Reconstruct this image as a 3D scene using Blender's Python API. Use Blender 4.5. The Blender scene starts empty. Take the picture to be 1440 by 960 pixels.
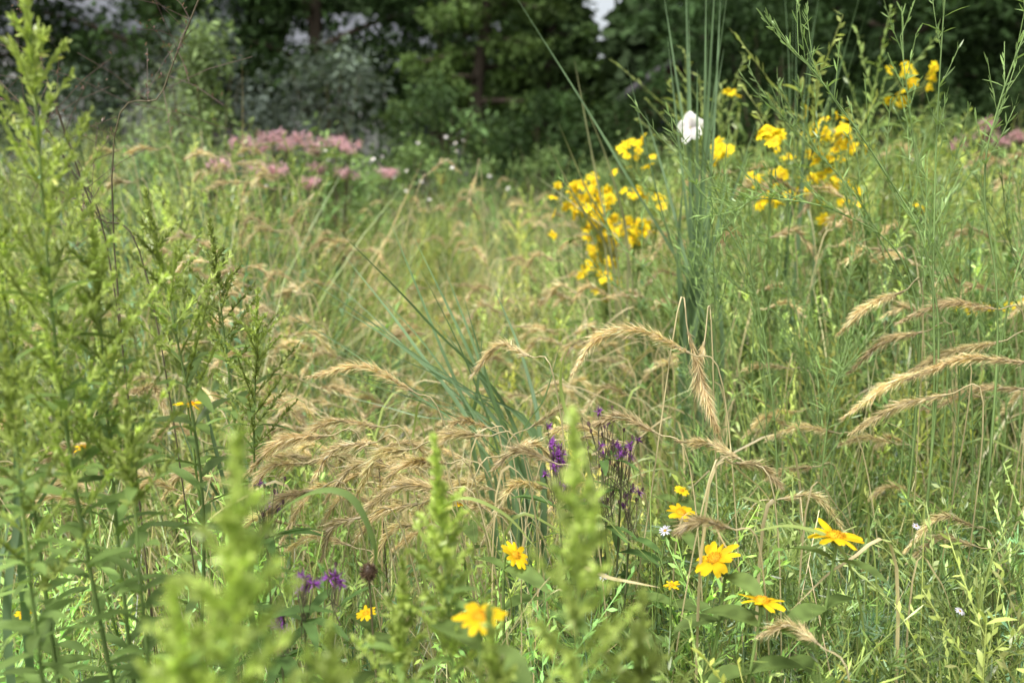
import bpy, math, numpy as np
rng=np.random.default_rng(7)
EYE=1.5
sc=bpy.context.scene
def S(a,e,y): return np.array([a*y,y,EYE-e*y])   # survey: lateral slope, fall slope, distance
def nrm(v):
    v=np.asarray(v,float); return v/(np.linalg.norm(v,axis=-1,keepdims=True)+1e-9)
# ------------------------------------------------------------- materials
def plant_mat(name,rough=0.5,gl=.05,nscale=9.0):
    m=bpy.data.materials.new(name); m.use_nodes=True
    nt=m.node_tree; N=nt.nodes; N.clear(); lk=nt.links.new
    out=N.new('ShaderNodeOutputMaterial'); at=N.new('ShaderNodeAttribute'); at.attribute_name='Col'
    geo=N.new('ShaderNodeNewGeometry'); no=N.new('ShaderNodeTexNoise'); no.inputs['Scale'].default_value=nscale; no.inputs['Detail'].default_value=0
    lk(geo.outputs['Position'],no.inputs['Vector'])
    mr=N.new('ShaderNodeMapRange'); mr.inputs[1].default_value=.3; mr.inputs[2].default_value=.7; mr.inputs[3].default_value=.75; mr.inputs[4].default_value=1.22
    lk(no.outputs['Fac'],mr.inputs[0])
    vm=N.new('ShaderNodeVectorMath'); vm.operation='SCALE'; lk(at.outputs['Color'],vm.inputs[0]); lk(mr.outputs[0],vm.inputs['Scale'])
    p=N.new('ShaderNodeBsdfDiffuse'); lk(vm.outputs[0],p.inputs['Color'])
    g=N.new('ShaderNodeBsdfGlossy'); g.inputs['Roughness'].default_value=rough
    tr=N.new('ShaderNodeBsdfTranslucent'); mx=N.new('ShaderNodeMixShader'); m2=N.new('ShaderNodeMixShader'); m2.inputs[0].default_value=gl
    v2=N.new('ShaderNodeVectorMath'); v2.operation='MULTIPLY'; v2.inputs[1].default_value=(1.15,1.18,.75)
    lk(vm.outputs[0],v2.inputs[0]); lk(v2.outputs[0],tr.inputs['Color'])
    lk(at.outputs['Alpha'],mx.inputs[0]); lk(p.outputs[0],mx.inputs[1]); lk(tr.outputs[0],mx.inputs[2])
    lk(mx.outputs[0],m2.inputs[1]); lk(g.outputs[0],m2.inputs[2]); lk(m2.outputs[0],out.inputs['Surface'])
    return m
LEAF=plant_mat('foliage',.36,.032); PETAL=plant_mat('petal',.6,.01,60); FAR=plant_mat('tree_foliage',.6,.006,1.2)
# ------------------------------------------------------------- builder
class B:
    def __init__(s): s.V=[];s.F=[];s.C=[];s.n=0
    def add(s,V,F,C):
        s.V.append(V.astype(np.float32)); s.F.append((F+s.n).astype(np.int32)); s.C.append(C.astype(np.float32)); s.n+=len(V)
    def arr(s): return np.concatenate(s.V),np.concatenate(s.F),np.concatenate(s.C)
    def obj(s,name,mat,parent=None):
        V,F,C=s.arr(); me=bpy.data.meshes.new(name)
        me.vertices.add(len(V)); me.vertices.foreach_set('co',V.ravel())
        me.loops.add(len(F)*4); me.polygons.add(len(F))
        me.loops.foreach_set('vertex_index',F.ravel())
        me.polygons.foreach_set('loop_start',np.arange(0,len(F)*4,4,dtype=np.int32))
        me.polygons.foreach_set('use_smooth',np.ones(len(F),bool))
        me.update(calc_edges=True)
        ca=me.color_attributes.new('Col','FLOAT_COLOR','POINT'); ca.data.foreach_set('color',C.ravel())
        me.materials.append(mat); o=bpy.data.objects.new(name,me); sc.collection.objects.link(o)
        if parent: o.parent=parent
        return o
PROF={'blade':lambda t:np.clip((.55+.9*t)*(1-t**2.2),.03,1),
      'leaf':lambda t:np.clip(np.sin(np.pi*np.clip(t*.92+.05,0,1))**.8,.04,1),
      'stem':lambda t:1-.5*t,
      'petal':lambda t:np.clip(np.sin(np.pi*(.12+.80*t))**.6,.1,1)}
def strips(b,base,d,side,L,W,bend,col,prof='leaf',K=4,tip=None,tr=.4,crease=0.,upv=None):
    base=np.atleast_2d(base); n=len(base)
    d=np.broadcast_to(d,(n,3)); side=np.broadcast_to(side,(n,3)); bend=np.broadcast_to(bend,(n,3))
    L=np.broadcast_to(L,(n,)); W=np.broadcast_to(W,(n,)); col=np.broadcast_to(col,(n,3))
    t=np.linspace(0,1,K); w=PROF[prof](t)
    P=base[:,None]+d[:,None]*(L[:,None]*t)[...,None]+bend[:,None]*(L[:,None]*t**2)[...,None]
    off=side[:,None]*(W[:,None]*w*.5)[...,None]
    if crease:
        up=nrm(np.cross(side,d))[:,None]*(W[:,None]*w*crease)[...,None]
        cols=[P-off,P-up,P+off]
    else: cols=[P-off,P+off]
    c=len(cols); V=np.stack(cols,2).reshape(-1,3)
    i=np.arange(n)[:,None,None]*K*c; k=np.arange(K-1)[None,:,None]*c; j=np.arange(c-1)[None,None,:]
    q=i+k+j; F=np.stack([q,q+1,q+c+1,q+c],-1).reshape(-1,4)
    tp=col if tip is None else np.broadcast_to(tip,(n,3))
    C=col[:,None]*(1-t)[None,:,None]+tp[:,None]*t[None,:,None]
    C=np.repeat(C[:,:,None],c,2).reshape(-1,3); C=np.hstack([C,np.full((len(C),1),tr)])
    b.add(V,F,C)
def sideof(d,r=None):
    d=np.atleast_2d(d); z=np.tile([0,0,1.],(len(d),1)); s=np.cross(d,z); bad=np.linalg.norm(s,axis=1)<.05
    s[bad]=[1,0,0]; s=nrm(s)
    if r is not None:
        u=np.cross(s,nrm(d)); a=rng.uniform(-r,r,len(d))[:,None]; s=s*np.cos(a)+u*np.sin(a)
    return s
def cr(pts,m=6):
    p=np.asarray(pts,float); p=np.vstack([2*p[0]-p[1],p,2*p[-1]-p[-2]]); out=[]
    for i in range(1,len(p)-2):
        for t in np.arange(m)/m:
            a,b_,c,d=p[i-1:i+3]
            out.append(.5*((2*b_)+(c-a)*t+(2*a-5*b_+4*c-d)*t*t+(3*b_-a-3*c+d)*t**3))
    out.append(p[-2]); return np.array(out)
def tube(b,path,r,col,sides=4,tr=.1,tip=None):
    P=np.asarray(path,float); n=len(P); r=np.broadcast_to(r,(n,)) if np.ndim(r) else np.full(n,r)
    T=nrm(np.gradient(P,axis=0)); ref=np.array([.3,.9,.2]) if abs(T[0,2])>.8 else np.array([0,0,1.])
    A=nrm(np.cross(T,ref)); Bn=np.cross(T,A); ang=np.arange(sides)/sides*2*np.pi
    V=P[:,None]+(A[:,None]*np.cos(ang)[None,:,None]+Bn[:,None]*np.sin(ang)[None,:,None])*r[:,None,None]
    k=np.arange(n-1)[:,None]*sides; j=np.arange(sides)[None]; j2=(j+1)%sides
    F=np.stack([k+j,k+j2,k+sides+j2,k+sides+j],-1).reshape(-1,4)
    t=np.linspace(0,1,n)[:,None]; col=np.asarray(col,float); tp=col if tip is None else np.asarray(tip)
    C=np.repeat(col*(1-t)+tp*t,sides,0); b.add(V.reshape(-1,3),F,np.hstack([C,np.full((len(C),1),tr)]))
def ribbon(b,pts,W,col,prof='blade',tr=.4,tip=None,side=None,m=6,crease=.12):
    P=cr(pts,m); n=len(P); T=nrm(np.gradient(P,axis=0)); s=sideof(T) if side is None else nrm(np.tile(side,(n,1)))
    t=np.linspace(0,1,n); w=PROF[prof](t)*W/2; up=nrm(np.cross(s,T))
    V=np.stack([P-s*w[:,None],P-up*(w*crease*2)[:,None],P+s*w[:,None]],1).reshape(-1,3)
    q=(np.arange(n-1)[:,None]*3+np.arange(2)[None]); F=np.stack([q,q+1,q+4,q+3],-1).reshape(-1,4)
    col=np.asarray(col,float); tp=col if tip is None else np.asarray(tip)
    C=np.repeat(col*(1-t[:,None])+tp*t[:,None],3,0); b.add(V,F,np.hstack([C,np.full((len(C),1),tr)]))
def instance(b,T,pos,sc_,lean=.12,tint=None,curve=.1):
    V,F,C=T; n=len(pos)
    a=rng.uniform(0,2*np.pi,n); c,s=np.cos(a),np.sin(a); sc_=np.broadcast_to(sc_,(n,))
    X=(V[None,:,0]*c[:,None]-V[None,:,1]*s[:,None])*sc_[:,None]; Y=(V[None,:,0]*s[:,None]+V[None,:,1]*c[:,None])*sc_[:,None]; Z=V[None,:,2]*sc_[:,None]
    lx,ly=rng.normal(0,lean,(2,n)); cx,cy=rng.normal(0,curve,(2,n))
    X=X+lx[:,None]*Z+cx[:,None]*Z*Z; Y=Y+ly[:,None]*Z+cy[:,None]*Z*Z
    P=np.stack([X+pos[:,0,None],Y+pos[:,1,None],Z+pos[:,2,None]],-1).reshape(-1,3)
    FF=(F[None]+(np.arange(n)*len(V))[:,None,None]).reshape(-1,4)
    CC=np.tile(C[None],(n,1,1)).copy()
    if tint is not None: CC[:,:,:3]*=tint[:,None,:]
    b.add(P,FF,CC.reshape(-1,4))
def tints(n,v=.22,h=.12):
    g=np.exp(rng.normal(0,v,(n,1))); return g*np.exp(rng.normal(0,h,(n,3))*[1,.35,1])
# ------------------------------------------------------------- templates
GR=np.array([.180,.262,.075]); YG=np.array([.325,.405,.118]); ST=np.array([.60,.50,.28]); BL=np.array([.170,.262,.135]); DK=np.array([.075,.128,.038])
def t_forb(h=.9,n=46,ll=.065,lw=.011,col=GR,elev=.6,r=0,plume=0,droop=.35):
    b=B(); path=cr([[0,0,0],[.01*r,0,h*.35],[-.01,.01*r,h*.7],[0,0,h]],3)
    tube(b,path,np.linspace(.0028,.001,len(path)),col*1.05,3)
    z=np.sort(rng.uniform(.25,1,n))*h; az=np.arange(n)*2.4+rng.normal(0,.3,n); el=elev+rng.normal(0,.25,n)+(z/h)*.35
    d=np.stack([np.cos(az)*np.cos(el),np.sin(az)*np.cos(el),np.sin(el)],-1); base=np.stack([0*z,0*z,z],-1)
    L=ll*(1.15-.65*(z/h))*rng.uniform(.7,1.3,n)
    cc=col*np.exp(rng.normal(0,.15,(n,1)))*(0.45+.75*(z/h)**1.5)[:,None]  # leaf colour darkens towards the base: painted shade by height
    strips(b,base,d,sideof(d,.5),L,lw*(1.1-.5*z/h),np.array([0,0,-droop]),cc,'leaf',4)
    for i in range(plume):
        zz=h*(.72+.28*i/max(plume,1)); a=i*2.4; l=.16*(1.25-(zz/h))*2.2+.03
        e=np.array([np.cos(a)*.6,np.sin(a)*.6,.75]); m=16
        u=np.linspace(.1,1,m)[:,None]; bp=np.array([0,0,zz])+e*l*u+np.array([0,0,.02])*u*u
        tube(b,np.vstack([[0,0,zz],bp[::5],bp[-1:]]),.0009,col,3)
        dd=nrm(e+rng.normal(0,.55,(m,3))); strips(b,bp,dd,sideof(dd,1.5),.015,.0055,np.zeros(3),np.minimum(col*1.35,.6),'leaf',3)
    return b.arr()
def t_feather(h=.8,col=GR,nb=22,nl=13):
    b=B(); tube(b,cr([[0,0,0],[.01,0,h*.5],[0,0.01,h]],3),.0014,col,3)
    for i in range(nb):
        z=h*rng.uniform(.3,1); a=i*2.4; l=rng.uniform(.07,.15)*(1.2-.5*z/h); e=nrm([np.cos(a)*.75,np.sin(a)*.75,rng.uniform(.3,1)])
        u=np.linspace(.05,1,nl)[:,None]; bp=np.array([0,0,z])+e*l*u
        strips(b,np.array([[0,0,z]]),e,sideof(e),l,.0012,np.zeros(3),col,'stem',2)
        dd=nrm(e*.8+rng.normal(0,.6,(nl,3))); strips(b,bp,dd,sideof(dd,1.5),rng.uniform(.012,.028,nl),.0028,np.array([0,0,.1]),col*(.5+.7*z/h)*np.exp(rng.normal(0,.2,(nl,1)))*1.15,'leaf',3)  # lower needles darker by height, shade painted into their colour
    return b.arr()
def t_broad(h=.7,col=DK,n=18):
    b=B(); tube(b,cr([[0,0,0],[.02,0,h*.5],[0,0,h]],3),.0022,col,3)
    z=np.sort(rng.uniform(.2,1,n))*h; az=np.arange(n)*1.7; el=rng.normal(.35,.25,n)
    d=np.stack([np.cos(az)*np.cos(el),np.sin(az)*np.cos(el),np.sin(el)],-1)
    strips(b,np.stack([0*z,0*z,z],-1),d,sideof(d,.4),rng.uniform(.06,.11,n),rng.uniform(.022,.038,n),np.array([0,0,-.4]),col*np.exp(rng.normal(0,.2,(n,1))),'leaf',5,crease=.15)
    return b.arr()
# ------------------------------------------------------------- layout of the meadow
def field(n,y0=.95,y1=15,spread=.60,pad=.4):
    y=np.exp(rng.uniform(np.log(y0),np.log(y1),n)); x=rng.uniform(-1,1,n)*(spread*y+pad); return x,y
def sm(v,a,b_): t=np.clip((v-a)/(b_-a),0,1); return t*t*(3-2*t)
_k=rng.normal(0,1,(14,2))*2.6; _p=rng.uniform(0,6.28,14)
def lump(x,y): return sum(np.sin(x*k[0]+y*k[1]+p) for k,p in zip(_k,_p))/2.6
def lump2(x,y): return sum(np.sin(x*k[1]*.8-y*k[0]*.8+p*1.7) for k,p in zip(_k,_p))/2.6
def hscale(x,y):
    a=x/y
    h=.85+.016*y+.10*lump(x,y)*sm(y,1.2,2.2)
    h+=.34*sm(a,.13,.33)*sm(y,1.7,2.6)*(1-.4*sm(y,6,10)); h+=.20*sm(-a,.16,.36)*sm(y,1.7,2.8)
    h-=.14*sm(.16-np.abs(a+.02),0,.12)*sm(y,1.5,2.3)*(1-sm(y,3,5))
    return h
def ptint(x,y):
    l=lump2(x,y)[:,None]; m=lump(x*.7+3,y*.7)[:,None]; return np.exp(.24*l*np.array([1.1,1,.7])+.12*m*np.array([1.2,.2,-1]))
def v3(x,y): return np.stack([x,y,0*x],-1)
def thin(x,y,keep):
    k=rng.random(len(x))<np.where((x/y>.18)&(y<2.1),keep,1.); return x[k],y[k]
# ---- grass mass
b=B(); x,y=thin(*field(34000,.85,15),.4); n=len(x); h=hscale(x,y); L=h*rng.uniform(.45,1.15,n)
az=rng.uniform(0,2*np.pi,n); ln=np.abs(rng.normal(0,.38,n))+.03
d=np.stack([np.cos(az)*np.sin(ln),np.sin(az)*np.sin(ln),np.cos(ln)],-1)
bm=rng.gamma(1.6,.22,n); bend=np.stack([np.cos(az)*bm,np.sin(az)*bm,-bm*.75],-1)
pk=rng.random(n); straw=np.clip(.14+.29*(.5+.5*lump2(x,y))*sm(.46-np.abs(x/y+.08),0,.3)+.18*sm(.16-np.abs(x/y-.01),0,.1)*sm(y,1.8,2.6)*(1-sm(y,5,8)),0,.6)
col=np.where((pk<straw)[:,None],ST,np.where((pk<straw+.27)[:,None],YG,np.where((pk<straw+.45)[:,None],BL,GR)))*tints(n,.28,.1)*ptint(x,y)
W=rng.uniform(.0016,.0052,n)*(1+.13*y)
strips(b,v3(x,y),d,sideof(d,1.5),L,W,bend,col*.38,'blade',6,tip=np.minimum(col*1.2,.8),tr=.35)  # dark blade bases, bright tips: shade low in the sward painted in colour
n=9000; x,y=field(n,1.0,13); L=hscale(x,y)*rng.uniform(.9,1.25,n); az=rng.normal(2.6,1.3,n); ln=np.abs(rng.normal(.35,.25,n))
d=np.stack([np.cos(az)*np.sin(ln),np.sin(az)*np.sin(ln),np.cos(ln)],-1); bm=rng.gamma(2,.14,n)
col=np.where((rng.random(n)<.5)[:,None],ST,YG)*tints(n,.2,.1)
strips(b,v3(x,y),d,sideof(d,1.5),L,rng.uniform(.0010,.0020,n)*(1+.14*y),np.stack([np.cos(az)*bm,np.sin(az)*bm,-bm*.6],-1),col*.75,'stem',7,tip=np.minimum(col*1.2,.85),tr=.2)  # same painted base shade on the stalks, milder
# fountain-shaped tussocks of long arching blades through the middle distance
for i in range(95):
    Y=math.exp(rng.uniform(math.log(2.1),math.log(10))); a=rng.uniform(-.42,.30) if i<70 else rng.uniform(-.6,.6); m=60
    X=a*Y; hh=hscale(np.array([X]),np.array([Y]))[0]*rng.uniform(1.0,1.28); az=rng.uniform(0,6.28,m); ln=np.abs(rng.normal(.25,.16,m))
    d=np.stack([np.cos(az)*np.sin(ln),np.sin(az)*np.sin(ln),np.cos(ln)],-1); bm=rng.gamma(2.5,.16,m)
    c=[ST,YG,BL,GR*1.15,YG,ST*.8+GR*.3][int(rng.integers(0,6))]*tints(1,.22,.08)*tints(m,.15,.05)
    strips(b,np.array([X,Y,0])+rng.normal(0,.05,(m,3))*[1,1,0],d,sideof(d,1.2),hh*rng.uniform(.75,1.2,m),rng.uniform(.003,.006,m)*(1+.12*Y),np.stack([np.cos(az)*bm,np.sin(az)*bm,-bm*.9],-1),c*.4,'blade',7,tip=np.minimum(c*1.25,.8),tr=.35)  # tussock blades get the painted dark base and light tip too
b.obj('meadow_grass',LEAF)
# ---- leafy wildflower foliage mass
b=B()
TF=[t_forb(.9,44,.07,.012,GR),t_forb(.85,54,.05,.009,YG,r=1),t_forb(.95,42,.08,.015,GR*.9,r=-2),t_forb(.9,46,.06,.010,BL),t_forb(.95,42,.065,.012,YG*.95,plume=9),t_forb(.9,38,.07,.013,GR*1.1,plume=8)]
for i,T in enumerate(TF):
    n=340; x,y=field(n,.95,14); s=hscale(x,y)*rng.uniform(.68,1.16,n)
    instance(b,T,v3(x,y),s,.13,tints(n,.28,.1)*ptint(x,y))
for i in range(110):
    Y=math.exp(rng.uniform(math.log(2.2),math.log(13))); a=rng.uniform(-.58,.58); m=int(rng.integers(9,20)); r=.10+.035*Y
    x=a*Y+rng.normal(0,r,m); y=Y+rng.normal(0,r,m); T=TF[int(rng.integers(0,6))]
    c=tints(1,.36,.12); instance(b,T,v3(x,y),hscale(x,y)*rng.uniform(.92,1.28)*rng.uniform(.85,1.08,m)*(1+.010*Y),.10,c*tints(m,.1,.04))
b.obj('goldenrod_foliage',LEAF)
b=B()
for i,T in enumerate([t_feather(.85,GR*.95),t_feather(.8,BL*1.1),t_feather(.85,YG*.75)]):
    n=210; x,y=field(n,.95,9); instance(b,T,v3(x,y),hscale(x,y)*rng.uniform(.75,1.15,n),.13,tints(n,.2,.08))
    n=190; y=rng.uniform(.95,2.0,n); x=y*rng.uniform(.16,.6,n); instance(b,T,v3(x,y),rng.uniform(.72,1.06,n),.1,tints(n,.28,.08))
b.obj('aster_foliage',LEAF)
b=B()
for i,T in enumerate([t_broad(.75,DK*1.6),t_broad(.7,GR*.85),t_broad(.65,GR*.7)]):
    n=200; x,y=field(n,.95,12); instance(b,T,v3(x,y),hscale(x,y)*rng.uniform(.7,1.12,n),.1,tints(n,.2,.08))
b.obj('sunflower_foliage',LEAF)
# ------------------------------------------------------------- wild rye
def rye(b,head,foot,size=1.,far=False):
    P=cr(head,8); seg=np.linalg.norm(np.diff(P,axis=0),axis=1).sum()
    t0=nrm(P[1]-P[0]); foot=np.asarray(foot,float)
    m0=P[0]-t0*.055+np.array([0,0,-.025]); m1=m0*.62+foot*.38+np.array([(m0[0]-foot[0])*.18-t0[0]*.03,0,.05])
    st=cr([foot,foot*.7+m1*.3,m1,m0,P[0]],5); gc=(ST*.7+YG*.45)*rng.uniform(.8,1.05)
    tube(b,st,np.linspace(.0014,.0010,len(st))*size,gc,3,tip=ST*.95)
    tube(b,P,np.linspace(.0020,.0009,len(P))*size,ST*.6,4)
    n=int((72 if not far else 30)*seg/.13); u=np.sort(rng.uniform(0,.97,n))*(len(P)-1); k=u.astype(int); f=(u-k)[:,None]
    bp=P[k]*(1-f)+P[np.minimum(k+1,len(P)-1)]*f; T=nrm(P[np.minimum(k+1,len(P)-1)]-P[np.maximum(k-1,0)])
    env=np.clip(np.sin(np.pi*(u/(len(P)-1)*.75+.2)),.35,1); g=rng.uniform(0,.3)
    base=(np.array([.64,.50,.28])*(1-g)+np.array([.46,.46,.20])*g)*rng.uniform(.8,1.1)
    for rep,(l,w,sp) in enumerate([(.013,.0031,.42),(.013,.0029,.48)]+([(.023,.00075,.45),(.021,.00075,.6),(.026,.00075,.3),(.023,.0007,.5),(.018,.0007,.85)] if not far else [(.022,.0018,.7),(.024,.0016,.45),(.022,.0016,.6)])):
        r=nrm(np.cross(T,rng.normal(0,1,(n,3)))); dd=nrm(T+r*sp*rng.uniform(.6,1.3,(n,1)))
        cc=base*np.exp(rng.normal(0,.25,(n,1)))*(.88 if rep<2 else 1.18)
        strips(b,bp,dd,sideof(dd,1.5),l*size*env*rng.uniform(.8,1.2,n),w*size,np.array([0,0,-.12]),np.minimum(cc,.84),'leaf',3,tr=.35)
b=B()
hero=[ (1.45,[(-.103,.252),(-.153,.226),(-.213,.238)],(.10,.02)),
 (1.5,[(.018,.215),(-.013,.204),(-.044,.238)],(.14,.02)),
 (1.35,[(.182,.212),(.131,.188),(.088,.196),(.060,.237)],(.30,.0)),
 (1.38,[(.180,.19),(.194,.235),(.205,.27),(.218,.305)],(.05,.05)),
 (1.40,[(.197,.20),(.192,.235),(.20,.262)],(.33,.05)),
 (1.25,[(.041,.328),(.007,.316),(-.022,.338)],(.13,.0)),
 (1.3,[(.240,.326),(.21,.31),(.171,.306)],(.33,.0)),(1.28,[(.235,.33),(.262,.334),(.286,.358)],(.16,.05)),
 (1.35,[(.149,.296),(.113,.279),(.083,.29)],(.25,.05)),
 (1.4,[(-.193,.30),(-.24,.306),(-.283,.345)],(-.02,.0)),(1.4,[(-.148,.308),(-.186,.315),(-.212,.352)],(.0,.0)),
 (1.38,[(-.108,.315),(-.141,.322),(-.165,.368)],(.04,.0)),(1.3,[(-.075,.358),(-.12,.356),(-.18,.40)],(.06,.0)),
 (1.45,[(-.12,.335),(-.165,.333),(-.20,.375)],(.0,.1)),(1.3,[(-.16,.39),(-.19,.40),(-.205,.44)],(-.02,.1)),
 (1.35,[(-.10,.375),(-.14,.385),(-.17,.42)],(.05,.1)),(1.5,[(-.22,.33),(-.255,.335),(-.28,.37)],(-.08,.1)),
 (1.6,[(.397,.148),(.362,.163),(.333,.193)],(.5,.2)),(1.6,[(.49,.166),(.442,.16),(.39,.182)],(.6,.1)),
 (1.5,[(.53,.222),(.464,.218),(.405,.241)],(.6,.1)),(1.55,[(.44,.226),(.39,.245),(.342,.283)],(.5,.2)),
 (1.6,[(.50,.20),(.44,.215),(.38,.255)],(.55,.2)),(1.5,[(.45,.256),(.40,.268),(.35,.30)],(.5,.1)),
 (1.7,[(.42,.19),(.38,.20),(.345,.235)],(.5,.1)),(1.7,[(.53,.25),(.48,.25),(.43,.275)],(.6,.1)),
 (1.1,[(.231,.402),(.20,.394),(.173,.408)],(.3,.0)),(1.05,[(.333,.535),(.302,.514),(.267,.527)],(.4,.0)),
 (1.5,[(-.44,.36),(-.47,.35),(-.50,.375)],(-.3,.1)),(1.5,[(-.50,.29),(-.52,.28),(-.54,.30)],(-.4,.1)),
 (1.6,[(-.31,.35),(-.345,.34),(-.37,.37)],(-.2,.1)),(1.5,[(-.14,.29),(-.19,.285),(-.23,.31)],(.0,.1)),(1.35,[(-.07,.33),(-.11,.33),(-.145,.36)],(.05,.1)),
 (1.3,[(-.21,.36),(-.245,.37),(-.27,.41)],(-.1,.05)),(1.3,[(-.03,.30),(-.065,.30),(-.09,.33)],(.08,.1)),
 (3.6,[(-.24,.045),(-.262,.04),(-.272,.07)],(-.7,.0)),(3.2,[(-.21,.062),(-.22,.08),(-.21,.105)],(-.8,.0)),(3.4,[(-.082,.03),(-.066,.018),(-.05,.03)],(-.3,0)),
 (3.4,[(-.035,.03),(-.042,.055),(-.03,.08)],(0,0)),(3.0,[(-.24,.085),(-.262,.075),(-.275,.10)],(-.6,0))]
for Y,h_,(fx,fd) in hero:
    rye(b,[S(a,e,Y+rng.normal(0,.015)) for a,e in h_],[fx*Y,Y+fd+.05,0],size=1.18,far=Y>2.5)
for i in range(430):
    if i<190: Y=rng.uniform(1.45,3.0); a=rng.uniform(-.32,.10) if i<130 else (rng.uniform(-.56,-.2) if i<155 else rng.uniform(.25,.58))
    else: Y=rng.uniform(2.2,7); a=rng.uniform(-.3,.2) if i<365 else rng.uniform(-.5,.55)
    X=a*Y; z=hscale(np.array([X]),np.array([Y]))[0]*rng.uniform(.98,1.22); L=rng.uniform(.10,.16); sg=-1 if rng.random()<.72 else 1
    dy=rng.normal(0,.4); up=rng.uniform(-.1,.5)
    dirh=nrm([sg,dy,0]); p0=np.array([X,Y,z]); p1=p0+dirh*L*.42+np.array([0,0,up*L*.4]); p2=p1+dirh*L*.4+np.array([0,0,-L*rng.uniform(.1,.6)])
    rye(b,[p0,p1,p2],[X-sg*rng.uniform(.1,.3),Y+rng.normal(0,.1),0],size=1.1 if Y<2.2 else 1.5,far=Y>2.2)
b.obj('wild_rye_grass',LEAF)
# ------------------------------------------------------------- switchgrass clumps
def clump(name,foot,waist,tips,w,col,jit=.04):
    b=B(); wa=np.array(waist,float)
    for tp in tips:
        tp=np.asarray(tp,float); f=np.array(foot)+rng.normal(0,jit,3)*[1,1,0]; wj=wa+rng.normal(0,.03,3)
        q=wj*.5+tp*.5+np.array([0,0,.015])+rng.normal(0,.008,3); sd=nrm(rng.normal(0,1,3)*[1,.6,0]+[.8,0,0])
        ribbon(b,[f,f*.4+wj*.6,wj,q,tp],w*rng.uniform(.6,1.2),col*rng.uniform(.7,1.2)*.8,tip=np.asarray(col)*1.15,side=sd,crease=.2)
    return b.obj(name,LEAF)
SW=np.array([.165,.255,.128])
tips_b=[(-.25,.105),(-.18,.08),(-.125,.07),(-.26,.15),(-.145,.14),(-.09,.165),(-.21,.19),(-.2,.12),(-.10,.11),(-.23,.17),(-.16,.20),(-.07,.12),(-.12,.2),(-.03,.19),(-.05,.15),(.05,.2),(-.15,.24),(-.2,.25),(-.10,.09),(-.02,.14),(-.28,.20),(-.24,.22),(-.17,.11),(-.19,.155)]
clump('switchgrass_clump',[.06,1.75,0],S(-.005,.325,1.75),[S(a,e,1.75+rng.normal(0,.1)) for a,e in tips_b],.0105,SW*1.2,.04)
clump('switchgrass_clump',[.49,2.45,0],S(.186,.19,2.45),[S(a,e,2.45+rng.normal(0,.12)) for a,e in [(.17,-.12),(.185,-.17),(.20,-.15),(.15,-.10),(.178,-.02),(.19,-.06),(.17,.03),(.205,-.09),(.195,-.2),(.215,.02),(.16,.05),(.18,.06),(.2,.0),(.225,.06),(.11,-.08),(-.005,-.15),(.24,-.02),(.19,-.12),(.18,-.07),(.165,-.17),(.21,-.18),(.145,-.14),(.13,-.03)]],.0145,SW)
clump('switchgrass_clump',[.80,2.8,0],S(.28,.1,2.8),[S(a,e,2.8+rng.normal(0,.12)) for a,e in [(.268,-.17),(.272,-.14),(.26,-.1),(.285,-.05),(.34,-.17),(.345,-.14),(.25,0.0),(.30,-.19),(.29,-.12),(.255,-.19),(.32,-.08)]],.013,SW*1.05)
clump('switchgrass_clump',[.35,2.9,0],S(.10,.12,2.9),[S(a,e,2.9+rng.normal(0,.12)) for a,e in [(.035,.0),(.05,.04),(.07,-.04),(.045,-.02),(.02,.03),(.06,-.08)]],.010,np.array([.3,.31,.16]))
clump('switchgrass_clump',[-.58,1.08,0],S(-.53,.5,1.05),[S(a,e,1.05) for a,e in [(-.52,.30),(-.50,.26),(-.53,.38),(-.46,.32)]],.016,SW*.9,.02)
clump('switchgrass_clump',[-.46,1.6,0],S(-.28,.42,1.6),[S(a,e,1.6) for a,e in [(-.33,.21),(-.30,.27),(-.36,.24),(-.38,.29),(-.32,.31)]],.010,SW*.9,.03)
b=B()
def arch(pts,Y,w,col): ribbon(b,[S(a,e,Y) for a,e in pts],w,col,tip=np.array(col)*1.2,side=[.5,.8,.3],m=8)
arch([(-.275,.60),(-.282,.46),(-.255,.395),(-.21,.362),(-.17,.368),(-.147,.42),(-.15,.46)],1.05,.015,GR*1.2)
arch([(.13,.60),(.10,.42),(.075,.32),(.052,.26),(.054,.215),(.075,.19)],1.3,.011,YG*1.0)
arch([(-.06,.6),(-.1,.42),(-.06,.37),(-.01,.385),(.03,.43)],1.2,.009,YG)
arch([(.40,.6),(.36,.44),(.30,.40),(.23,.415)],1.15,.009,YG)
arch([(-.02,.55),(.05,.45),(.11,.46),(.16,.47)],1.1,.008,ST)
for i in range(150):
    Y=rng.uniform(1.15,2.8); a=rng.uniform(-.5,.5); e=.5/Y+rng.uniform(-.02,.08); s_=rng.choice([-1,1]); w=rng.uniform(.04,.12)
    ribbon(b,[[a*Y,Y,0],[(a+s_*.02)*Y,Y,.5],S(a+s_*w*.4,e,Y),S(a+s_*w,e-.005,Y),S(a+s_*w*1.6,e+.05,Y)],rng.uniform(.003,.008),(YG if rng.random()<.55 else ST)*rng.uniform(.8,1.1),side=[rng.normal(),rng.normal(),.4],m=5)
b.obj('arching_grass_blades',LEAF)
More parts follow.
